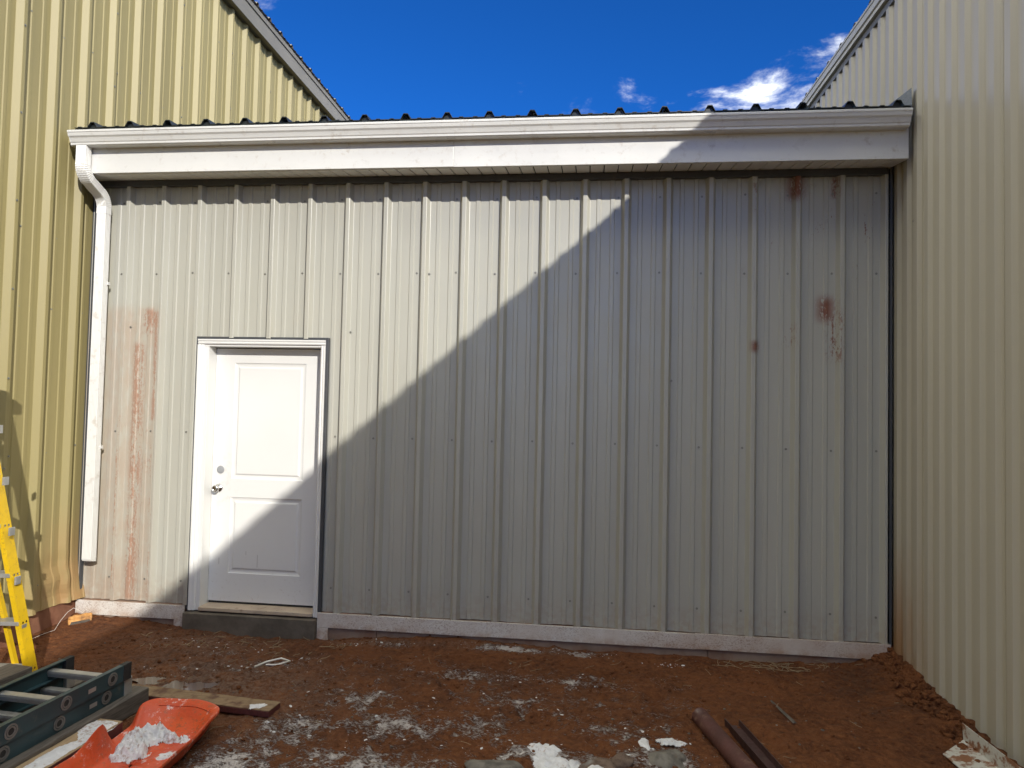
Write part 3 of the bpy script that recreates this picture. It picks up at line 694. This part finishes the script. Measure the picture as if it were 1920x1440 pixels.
# ------------------------------------------------------------------ extension ladder (two sections lying one on the other)
def ladder_section(name, label, loc, rz, n, rail_h, L, first, cap):
    T = thing(name, label, 'ladder', loc, 'extension ladder sections', rz)
    Wd = .40
    for s, x in ((1, 0.), (-1, -Wd)):
        pr = [(0, 0), (0, rail_h), (-.028*s, rail_h), (-.028*s, rail_h-.006), (-.006*s, rail_h-.007), (-.006*s, .007), (-.028*s, .006), (-.028*s, 0)]
        rl = extrude('rail', [(x+a, b) for a, b in pr], -L, 0, 'y', 'fibre_blue', T)
        e = box('end_cap', x-.030 if s > 0 else x-.003, x+.003 if s > 0 else x+.030, -.055, .004, -.002, rail_h+.002, cap, rl, .003)
        for i in range(n):
            y = -first-i*.3048
            v, f = [], []
            for (ra, rb_) in ((.0165, .023), (.0265, .034)):
                s0 = len(v); q = 20
                for rr, d in ((ra, .0008), (ra, .004), (rb_, .004), (rb_, .0008)):
                    v += [(x+s*d, y+rr*math.cos(2*math.pi*j/q), rail_h*.5+rr*math.sin(2*math.pi*j/q)) for j in range(q)]
                for k_ in range(3): f += [(s0+k_*q+j, s0+k_*q+(j+1) % q, s0+(k_+1)*q+(j+1) % q, s0+(k_+1)*q+j) for j in range(q)]
            mesh('rung_collar', v, f, 'alu_dark', rl)
            mesh('rung_bore', [(x+s*.0010, y+0.0165*math.cos(2*math.pi*j/16), rail_h*.5+.0165*math.sin(2*math.pi*j/16)) for j in range(16)], [tuple(range(16))], 'black', rl)
    for i in range(n):
        y = -first-i*.3048; zc = rail_h*.5
        pr = [(y-.021, zc+.016), (y-.017, zc+.019), (y+.017, zc+.019), (y+.021, zc+.016), (y+.022, zc+.004), (y+.015, zc-.017), (y-.015, zc-.017), (y-.022, zc+.004)]
        extrude('rung', pr, -Wd+.006, -.006, 'x', 'alu', T)
    if name == 'extension_ladder':
        b = box('label_plate', .0008, .002, -.30, -.25, .030, .052, 'alu', T, 0)
        tube('rope_bracket', [(-.02, -.88, rail_h+.0), (-.06, -.80, rail_h+.03), (-.12, -.82, rail_h-.02), (-.03, -.95, rail_h-.03)], .007, 'alu', T, 6)
    return T
RZL = -.0
rz = math.atan2(.086, .996)*-1
ladder_section('extension_ladder', 'upper section of the teal fibreglass extension ladder lying on top of the stack', (1.222, -1.430, -.158), -.07, 7, .088, 2.4, .135, 'black')
ladder_section('extension_ladder', 'lower section of the teal extension ladder directly on the grey timber', (1.212, -1.405, -.247), -.07, 7, .088, 2.4, .185, 'alu')
def timber(name, label, loc, rz, sx, sy, sz, mat, cat='timber', top=None, group=None):
    T = thing(name, label, cat, loc, group, rz)
    bm = bmesh.new(); add_box(bm, -sx, 0, -sy, 0, 0, sz, .004); bmesh.ops.subdivide_edges(bm, edges=[e for e in bm.edges if e.calc_length() > .3], cuts=14, use_grid_fill=True)
    for v in bm.verts:
        n = mnoise.noise(v.co*6+Vector(loc)*5); v.co += Vector((n*.004, 0, n*.004))
    o = bm_obj('plank' if top else 'beam', bm, mat, T)
    if top: box('face', -sx+.001, -.001, -sy+.001, -.001, sz-.002, sz+.004, top, T, .002)
    return T
timber('grey_timber', 'weathered grey squared timber under the ladder sections', (1.268, -1.325, -.352), -.07, .105, 2.4, .104, 'wood_grey')
timber('grey_timber', 'weathered grey timber under the far rail of the stacked ladders', (.84, -1.29, -.352), -.07, .10, 2.4, .104, 'wood_grey')
timber('grey_timber', 'tall weathered grey beam beside the foot of the yellow stepladder', (.575, -1.38, -.352), -.10, .17, 1.3, .198, 'wood_grey')
timber('snowy_plank', 'thick tan plank with red sides and snow lying along the ladders', (1.375, -1.690, -.348), -.055, .215, 1.9, .075, 'wood_red', 'plank', 'wood_tan')
RB = timber('red_board', 'dark red sided board with muddy top sticking out past the orange sled', (2.03, -1.245, -.352), -.10, 1.05, .125, .034, 'wood_red', 'board', 'wood_mud')
# snow lying on the plank and board
def snow_blob(name, label, outline, zfun, thick, seed, n=46, edge=.05, cat='snow'):
    xs = [p[0] for p in outline]; ys = [p[1] for p in outline]
    x0, x1, y0, y1 = min(xs), max(xs), min(ys), max(ys)
    def sd(x, y):
        ins = False; d = 9
        for i in range(len(outline)):
            a, b = outline[i], outline[(i+1) % len(outline)]
            if (a[1] > y) != (b[1] > y) and x < (b[0]-a[0])*(y-a[1])/(b[1]-a[1])+a[0]: ins = not ins
            t = max(0, min(1, ((x-a[0])*(b[0]-a[0])+(y-a[1])*(b[1]-a[1]))/((b[0]-a[0])**2+(b[1]-a[1])**2+1e-9)))
            d = min(d, math.hypot(x-a[0]-t*(b[0]-a[0]), y-a[1]-t*(b[1]-a[1])))
        return d if ins else -d
    v, f = [], []; st = max(x1-x0, y1-y0)/n; id_ = {}
    I = int((x1-x0)/st)+2; J = int((y1-y0)/st)+2
    for i in range(I):
        for j in range(J):
            x, y = x0+i*st, y0+j*st
            s = sd(x, y)+.35*edge*mnoise.fractal(Vector((x*22, y*22, seed)), .6, 2., 4)
            if s < -st*1.3: continue
            q = max(0, min(1, (s+st)/edge)); q = q*(2-q)
            nn = 1.0*mnoise.fractal(Vector((x*8, y*8, seed)), .6, 2., 5)+1.1*abs(mnoise.noise(Vector((x*24, y*24, seed+3))))-.3+.5*mnoise.noise(Vector((x*60, y*60, seed+7)))
            id_[(i, j)] = len(v); v.append((x, y, zfun(x, y)-.006+(thick*(.62+.5*nn)+.006)*q if q > 0 else zfun(x, y)-.008))
    for i in range(I-1):
        for j in range(J-1):
            k_ = [(i, j), (i+1, j), (i+1, j+1), (i, j+1)]
            if all(t in id_ for t in k_): f.append(tuple(id_[t] for t in k_))
    o = mesh(name, v, f, 'snow', None, True); return tag(o, label, cat)
PZ = -.268
snow_blob('snow_patch', 'thin snow along the edge and end of the tan plank', [(1.20, -1.71), (1.33, -1.70), (1.365, -1.72), (1.345, -1.95), (1.315, -2.45), (1.20, -2.45), (1.24, -2.2), (1.25, -2.0), (1.30, -1.92), (1.245, -1.84), (1.19, -1.79)], lambda x, y: PZ-.002, .010, 3, 70, .02)
snow_blob('snow_patch', 'small patch of snow on the end of the dark red sided board', [(1.87, -1.31), (1.95, -1.275), (1.98, -1.30), (1.955, -1.345), (1.90, -1.36)], lambda x, y: -.313, .006, 5, 30, .02)

# ------------------------------------------------------------------ orange sled
SL = thing('plastic_sled', 'faded orange plastic sled holding snow beside the tan plank', 'sled', (1.62, -1.75, -.345), None, 0)
def sled():
    # rounded trough: rings from floor out to the rim ; long axis roughly along y, nose at +y
    out = [(-.235, .20), (-.19, .255), (-.06, .285), (.075, .275), (.155, .245), (.205, .19), (.225, .05), (.235, -.14), (.24, -.35), (.235, -.60), (.19, -.75), (-.05, -.78), (-.20, -.74), (-.215, -.55), (-.205, -.35), (-.215, -.22), (-.225, -.05), (-.235, .10)]
    # smooth outline
    def cat(P, k):
        r = []; n = len(P)
        for i in range(n):
            p0, p1, p2, p3 = P[i-1], P[i], P[(i+1) % n], P[(i+2) % n]
            for s in range(k):
                t = s/k
                r.append(tuple(.5*((2*p1[c])+(-p0[c]+p2[c])*t+(2*p0[c]-5*p1[c]+4*p2[c]-p3[c])*t*t+(-p0[c]+3*p1[c]-3*p2[c]+p3[c])*t**3) for c in (0, 1)))
        return r
    o = cat(out, 5); n = len(o)
    rings = [(.02, .008), (.45, .006), (.66, .008), (.76, .020), (.83, .05), (.90, .078), (.945, .090), (.985, .098), (1.0, .101), (1.012, .098), (1.014, .086)]
    v, f = [], []
    for s, h in rings:
        for (x, y) in o:
            cxx, cyy = 0.0, -.22
            hh = h*(1.0+.10*sst(.05, .28, y)+.0)
            dent = mnoise.noise(Vector((x*7, y*7, 2)))*.012
            xx, yy = cxx+(x-cxx)*s, cyy+(y-cyy)*(s if y > -.2 else s)
            if s > .78 and x < 0 and -.33 < y < -.08:                  # buckled side: the wall folds up into a point
                g = math.exp(-((y+.20)/.075)**2)*(s-.78)/.23; hh += .075*g; xx += .045*g
            hh *= 1-.72*float(sst(-.02, -.12, x)*sst(.20, .10, y)*sst(-.12, -.04, y))
            v.append((xx, yy, float(hh)+dent*(s if s > .3 else .3)))
    m_ = len(rings)
    for r in range(1, m_): f += [((r-1)*n+j, (r-1)*n+(j+1) % n, r*n+(j+1) % n, r*n+j) for j in range(n)]
    f.append(tuple(range(n)))
    # outer skin
    s0 = len(v)
    for s, h in ((1.014, .086), (.93, .06), (.85, .02), (.78, -.002), (.4, -.004)):
        for (x, y) in o:
            hh = h*(1.0+.10*float(sst(.05, .28, y)))*(1-.72*float(sst(-.02, -.12, x)*sst(.20, .10, y)*sst(-.12, -.04, y)))
            xx, yy = x*s, -.22+(y+.22)*s
            if s > .8 and x < 0 and -.33 < y < -.08:
                g = math.exp(-((y+.20)/.075)**2)*(s-.78)/.23; hh += .075*g; xx += .045*g
            v.append((xx, yy, float(hh)+mnoise.noise(Vector((x*7, y*7, 2)))*.012))
    for r in range(1, 5): f += [(s0+(r-1)*n+j, s0+(r-1)*n+(j+1) % n, s0+r*n+(j+1) % n, s0+r*n+j) for j in range(n)]
    body = mesh('hull', v, f, 'sled', SL, True)
    # embossed ribs on the nose wall
    for q, rr in ((0, .875), (1, .915)):
        pts = []
        for j in range(n):
            x, y = o[j]
            if y > .215 and -.17 < x < .17: pts.append((x*rr, -.22+(y+.22)*rr, (.064 if q == 0 else .083)*1.1+mnoise.noise(Vector((x*7, y*7, 2)))*.012))
        pts.sort()
        tube('emboss', pts, .0035, 'sled', SL, 6)
    # handle slot at the far corner
    tube('handle_rim', [(.155+.018*math.cos(t), .212+.008*math.cos(t)+.008*math.sin(t), .078+.018*math.sin(t)) for t in [i*math.pi/8 for i in range(17)]], .004, 'sled', SL, 6)
sled()
SLX, SLY = 1.62, -1.75
snow_blob('snow_pile', 'lumpy pile of snow lying in the orange sled', [(SLX-.20, SLY+.10), (SLX-.12, SLY+.15), (SLX-.02, SLY+.115), (SLX+.045, SLY+.06), (SLX+.13, SLY+.055), (SLX+.165, SLY+.035), (SLX+.10, SLY+.01), (SLX+.02, SLY+.0), (SLX-.02, SLY-.04), (SLX+.03, SLY-.14), (SLX-.02, SLY-.19), (SLX-.12, SLY-.21), (SLX-.155, SLY-.12), (SLX-.19, SLY-.02)], lambda x, y: -.338, .072, 9, 80, .075)
snow_blob('snow_patch', 'thin snow stuck to the far end inside the orange sled', [(SLX-.13, SLY+.19), (SLX-.05, SLY+.205), (SLX-.01, SLY+.185), (SLX-.06, SLY+.16), (SLX-.12, SLY+.155)], lambda x, y: -.342+.04*float(sst(.13, .25, np.array(y-SLY))), .012, 13, 34, .03)
snow_blob('snow_patch', 'snow smear on the sled floor near its long side', [(SLX+.06, SLY-.10), (SLX+.14, SLY-.04), (SLX+.16, SLY-.08), (SLX+.12, SLY-.14), (SLX+.07, SLY-.16)], lambda x, y: -.338, .010, 15, 34, .03)
snow_blob('snow_patch', 'snow filling the gap between the tan plank and the sled', [(SLX-.235, SLY-.03), (SLX-.215, SLY-.02), (SLX-.215, SLY-.6), (SLX-.28, SLY-.6), (SLX-.265, SLY-.3)], lambda x, y: -.352, .030, 17, 60, .03)

# ------------------------------------------------------------------ wood chunk and wire by the corner
WC = thing('wood_chunk', 'orange split chunk of firewood by the corner of the olive building', 'wood', (-.11, -.155, gz(-.11, -.16)-.008), None, .75)
bm = bmesh.new(); add_box(bm, -.075, .075, -.034, .034, 0, .06, .006); bmesh.ops.subdivide_edges(bm, edges=bm.edges[:], cuts=3, use_grid_fill=True)
for v in bm.verts:
    p = v.co.copy(); v.co += Vector((mnoise.noise(p*30)*.010, mnoise.noise(p*33+Vector((5, 0, 0)))*.012, mnoise.noise(p*35+Vector((0, 7, 0)))*.012+.15*p.x*.4))
    if p.z > .03: v.co.y *= .72
bm_obj('chunk', bm, 'wood_orange', WC)
mesh('bark', [(-.07, -.036, .004), (.07, -.037, .006), (.06, -.041, .03), (-.06, -.040, .026)], [(0, 1, 2, 3)], 'wood_grey', WC)
tag(tube('loose_wire', [(-.20, -.55, gz(-.2, -.55)+.004), (-.16, -.45, gz(-.16, -.45)+.006), (-.15, -.36, gz(-.15, -.36)+.012), (-.17, -.28, -.27), (-.165, -.22, -.225), (-.14, -.19, -.20), (-.11, -.18, -.215), (-.09, -.16, -.24), (-.06, -.16, -.215), (-.03, -.15, -.235)], .0013, 'wire', None, 6), 'thin white wire looping over the orange wood chunk', 'wire')

# ------------------------------------------------------------------ pipes and angle trim in the right foreground
def hollow(name, label, a, b, r, mat, seed):
    T = thing(name, label, 'pipe', a); a = Vector(a); b = Vector(b)-a; n = 28; L = b.length; d = b.normalized(); s = d.cross(Vector((0, 0, 1))).normalized(); u = s.cross(d)
    v, f = [], []; st = 14
    for rr in (r, r*.86):
        for i in range(st+1):
            c = d*(L*i/st)
            for j in range(n):
                t = 2*math.pi*j/n; q = rr*(1+.02*mnoise.noise(Vector((i*.8, math.cos(t)*2, math.sin(t)*2+seed))))
                e = (.012*mnoise.noise(Vector((math.cos(t)*2, math.sin(t)*2, seed))) if i == 0 else 0)
                v.append(c+d*e+(s*math.cos(t)+u*math.sin(t))*q)
    o = (st+1)*n
    for base in (0, o):
        for i in range(st): f += [(base+i*n+j, base+i*n+(j+1) % n, base+(i+1)*n+(j+1) % n, base+(i+1)*n+j) for j in range(n)]
    f += [(j, (j+1) % n, o+(j+1) % n, o+j) for j in range(n)]
    mesh('tube_wall', v, f, mat, T, True); return T
hollow('steel_pipe', 'rusty red steel pipe beside the snowy stones', (4.425, -1.035, -.318), (4.72, -2.35, -.30), .047, 'pipe', 1)
CH = thing('steel_channel', 'dark rusty steel channel lying alongside the rusty red pipe', 'channel', (4.555, -1.085, -.345), None, .20)
extrude('web', [(0, 0), (.085, 0), (.088, .035), (.081, .037), (.078, .006), (.006, .006), (.004, .045), (-.003, .045)], 0, -1.3, 'y', 'pipe2', CH)
AN = thing('angle_trim', 'white L shaped metal trim offcut against the beige wall', 'trim', (5.635, -1.215, gz(5.70, -1.25)+.012), None, .05)
v = []
for (y, dz) in ((0, 0), (-.9, .0)):
    v += [(0-.02*(y == 0), y-(.04 if y == 0 else 0), .0+dz), (.158, y+.09*(y == 0), .018+dz), (.162, y+.11*(y == 0), .098+dz), (.166, y+.11*(y == 0), .098+dz), (.163, y+.09*(y == 0), .013+dz), (-.02*(y == 0), y-(.04 if y == 0 else 0), -.004+dz)]
def angle_mat():
    k = NT('mud_spotted_white_trim'); col = k.mix(k.ramp(k.noise(14, 6, .65), .47, .58), (.46, .455, .42), (.20, .09, .045)); return k.fin(col, .45)
M['angle'] = angle_mat()
mesh('bent_sheet', v, [(0, 1, 7, 6), (1, 2, 8, 7), (2, 3, 9, 8), (3, 4, 10, 9), (4, 5, 11, 10), (5, 0, 6, 11), (0, 5, 4, 1), (1, 4, 3, 2)], 'angle', AN)

# ------------------------------------------------------------------ stones with snow
def rock(name, label, c, s, seed, mat, rz=0, cat='stone'):
    bm = bmesh.new(); bmesh.ops.create_icosphere(bm, subdivisions=4, radius=1)
    for v in bm.verts:
        p = v.co.copy(); q = 1+.28*mnoise.noise(p*1.1+Vector((seed, 0, 0)))+.14*mnoise.noise(p*2.7+Vector((0, seed, 0)))+.07*mnoise.noise(p*6+Vector((0, 0, seed)))+.045*mnoise.noise(p*15+Vector((0, 0, seed)))
        for k_ in range(4):
            rs = random.Random(seed*10+k_); pn = Vector((rs.uniform(-1, 1), rs.uniform(-1, 1), rs.uniform(.1, 1))).normalized(); dd = (p*q).dot(pn)
            if dd > .72: q *= 1-(dd-.72)/max(dd, .01)*.85
        v.co = Matrix.Rotation(rz, 3, 'Z') @ Vector((p.x*q*s[0], p.y*q*s[1], p.z*q*s[2]))
    o = bm_obj(name, bm, mat, None, True); o.location = c; return tag(o, label, cat)
rock('stone', 'broad grey stone with pale face at the edge of the snow', (3.36, -1.745, -.352), (.155, .09, .062), 3, 'rock', .1)
rock('stone', 'dark muddy stone capped by snow between the grey stones', (3.83, -1.67, -.352), (.10, .08, .066), 8, 'rock2', .3)
rock('stone', 'pale grey stone next to the rusty red pipe', (4.18, -1.50, -.362), (.11, .09, .062), 12, 'rock', .5)
rock('stone', 'small brown stone leaning on the snow capped stone', (3.96, -1.56, -.345), (.06, .05, .05), 19, 'rock2', .2)
G = lambda x, y: gz(x, y)
snow_blob('snow_patch', 'bright snow tongue between the grey stone and the muddy stone', [(3.50, -1.42), (3.56, -1.44), (3.64, -1.43), (3.68, -1.50), (3.66, -1.56), (3.76, -1.60), (3.80, -1.72), (3.70, -1.85), (3.55, -1.75), (3.53, -1.62), (3.47, -1.52)], lambda x, y: -.352, .035, 23, 60, .045)
snow_blob('snow_patch', 'cap of snow on top of the muddy stone', [(3.79, -1.66), (3.85, -1.63), (3.90, -1.68), (3.90, -1.80), (3.78, -1.80)], lambda x, y: -.302-6*((x-3.84)**2+(y+1.72)**2)*1.2, .014, 27, 40, .03)
snow_blob('snow_patch', 'snow streak on the pale stone next to the pipe', [(4.15, -1.33), (4.24, -1.30), (4.31, -1.34), (4.27, -1.38), (4.19, -1.375)], lambda x, y: -.330, .014, 31, 40, .03)
snow_blob('snow_patch', 'narrow snow tongue on the soil before the pale stone', [(4.03, -1.29), (4.08, -1.27), (4.12, -1.31), (4.11, -1.42), (4.07, -1.36)], lambda x, y: G(4.08, -1.33), .012, 35, 36, .02)

# ------------------------------------------------------------------ loose stuff on the soil
def scatter(name, label, cat, n, fn, mat, kind='stuff'):
    v, f = [], []
    base = bmesh.new(); bmesh.ops.create_icosphere(base, subdivisions=1, radius=1); bv = [x.co.copy() for x in base.verts]; bf = [[x.index for x in q.verts] for q in base.faces]; base.free()
    R_ = random.Random(hash(name) % 1000 if False else len(name)*7)
    for _ in range(n):
        q = fn(R_)
        if q is None: continue
        x, y, s, sx_, sy_, sz_ = q; z = gz(x, y) if False else None
        v.append((x, y, s, sx_, sy_, sz_))
    P_ = np.array(v); zz_ = ground_z(P_[:, 0], P_[:, 1]); vo = []
    for (x, y, s, a, b, c), z in zip(v, zz_):
        st = len(vo); r = R_.uniform(0, 6.28); cr, sr = math.cos(r), math.sin(r); sd = R_.uniform(0, 90)
        for p in bv:
            q = 1+.45*mnoise.noise(p*1.7+Vector((sd, sd, 0))); px, py, pz = p.x*a*s*q, p.y*b*s*q, p.z*c*s*q
            vo.append((x+px*cr-py*sr, y+px*sr+py*cr, z+pz+s*c*.25))
        f += [tuple(st+i for i in t) for t in bf]
    o = mesh(name, vo, f, mat, None, False); return tag(o, label, cat, None, kind)
def clod(R_):
    x = R_.uniform(-.2, 5.88); y = -abs(R_.gauss(0, .9))-.02
    if y < -2.6: return None
    if x < .3 and R_.random() < .6: return None
    s = .0035+.011*R_.random()**4
    return (x, y, s, R_.uniform(.8, 1.5), R_.uniform(.7, 1.1), R_.uniform(.5, .9))
scatter('dirt_clods', 'small crumbs and clods of red clay strewn over the soil', 'clods', 2600, clod, 'clod')
def bank(R_):
    t = R_.random(); s = .008+.026*R_.random()**2
    y = -1.9*R_.random()**1.2; x = 5.885-abs(R_.gauss(0, .07))
    return (x, y, s, R_.uniform(.8, 1.4), R_.uniform(.8, 1.2), R_.uniform(.6, 1.))
scatter('dirt_bank', 'ragged bank of dark clods along the foot of the beige wall', 'clods', 420, bank, 'clod')
def pebble(R_):
    x = R_.uniform(.2, 5.8); y = -R_.random()**.8*2.2
    return (x, y, .003+.007*R_.random()**4, R_.uniform(.8, 1.4), R_.uniform(.8, 1.1), R_.uniform(.5, .8))
scatter('pebbles', 'scattered pale pebbles on the red soil', 'pebbles', 420, pebble, 'rock')
def crumb(R_):
    a, b, c, d, e = R_.choice(SN[:21])
    if a > 4.5: return None
    x = R_.gauss(a, c*.55); y = R_.gauss(b, d*.55)
    if y > -.05 or x > 4.6 or (1.1 < x < 1.95 and y < -1.4): return None
    return (x, y, .0025+.007*R_.random()**5, R_.uniform(.8, 2.4), R_.uniform(.7, 1.2), R_.uniform(.2, .4))
scatter('snow_crumbs', 'thin crumbs of old snow strewn across the red soil', 'snow', 480, crumb, 'snow')
# straw and twigs
def straws(name, label, n, fn, mat='straw', cat='straw'):
    v, f = [], []; R_ = random.Random(len(name)*13)
    for _ in range(n):
        x, y, L, r = fn(R_); a = R_.uniform(0, 6.28); k_ = R_.uniform(-.5, .5); pts = []
        tilt = R_.uniform(-.05, .30)
        for i in range(4):
            t = i/3; pts.append((x+math.cos(a+k_*t)*L*t, y+math.sin(a+k_*t)*L*t))
        pts = [(p, min(q, -.035)) for p, q in pts]
        zz_ = [gz(*p) for p in pts]; pts = [(p[0], p[1], max(z, zz_[0])+r+tilt*L*i/3*.5) for i, (p, z) in enumerate(zip(pts, zz_))]
        tv, tf = tube_pts(pts, r, 4); s = len(v); v += tv; f += [tuple(s+i for i in t) for t in tf]
    return tag(mesh(name, v, f, mat), label, cat, None, 'stuff')
straws('straw', 'tangle of dry stalks along the foot of the wall by the beige building', 46, lambda R_: (R_.gauss(5.15, .25), -.06-abs(R_.gauss(0, .06)), R_.uniform(.05, .16), .0018))
straws('wood_splinters', 'pale splinters and straw trodden into the mud before the door step', 60, lambda R_: (R_.uniform(.55, 2.1), -.12-abs(R_.gauss(0, .38)), R_.uniform(.03, .11), R_.uniform(.0012, .003)))
straws('dry_grass_bits', 'stray dry grass stems over the red soil', 70, lambda R_: (R_.uniform(.3, 5.7), -R_.uniform(.1, 1.8), R_.uniform(.03, .1), .0014))
zs = gz(4.94, -.85)
tag(mesh('wood_splinter', [(4.90, -.70, zs+.012), (4.912, -.695, zs+.012), (4.972, -.985, zs+.014), (4.95, -.99, zs+.014), (4.905, -.70, zs+.022), (4.962, -.985, zs+.026)], [(0, 1, 2, 3), (0, 4, 5, 3), (4, 1, 2, 5), (0, 1, 4), (3, 2, 5)], 'wood_grey'), 'long grey wood splinter lying alone on the bare red soil', 'splinter')
tag(tube('plastic_strip', [(1.60, -.72, gz(1.6, -.72)+.006), (1.64, -.63, gz(1.64, -.63)+.012), (1.72, -.58, gz(1.72, -.58)+.022), (1.79, -.60, gz(1.79, -.6)+.012), (1.73, -.67, gz(1.73, -.67)+.008), (1.66, -.68, gz(1.66, -.68)+.008)], .006, 'wire', None, 6), 'crumpled pale plastic strip on the mud before the step', 'strip')
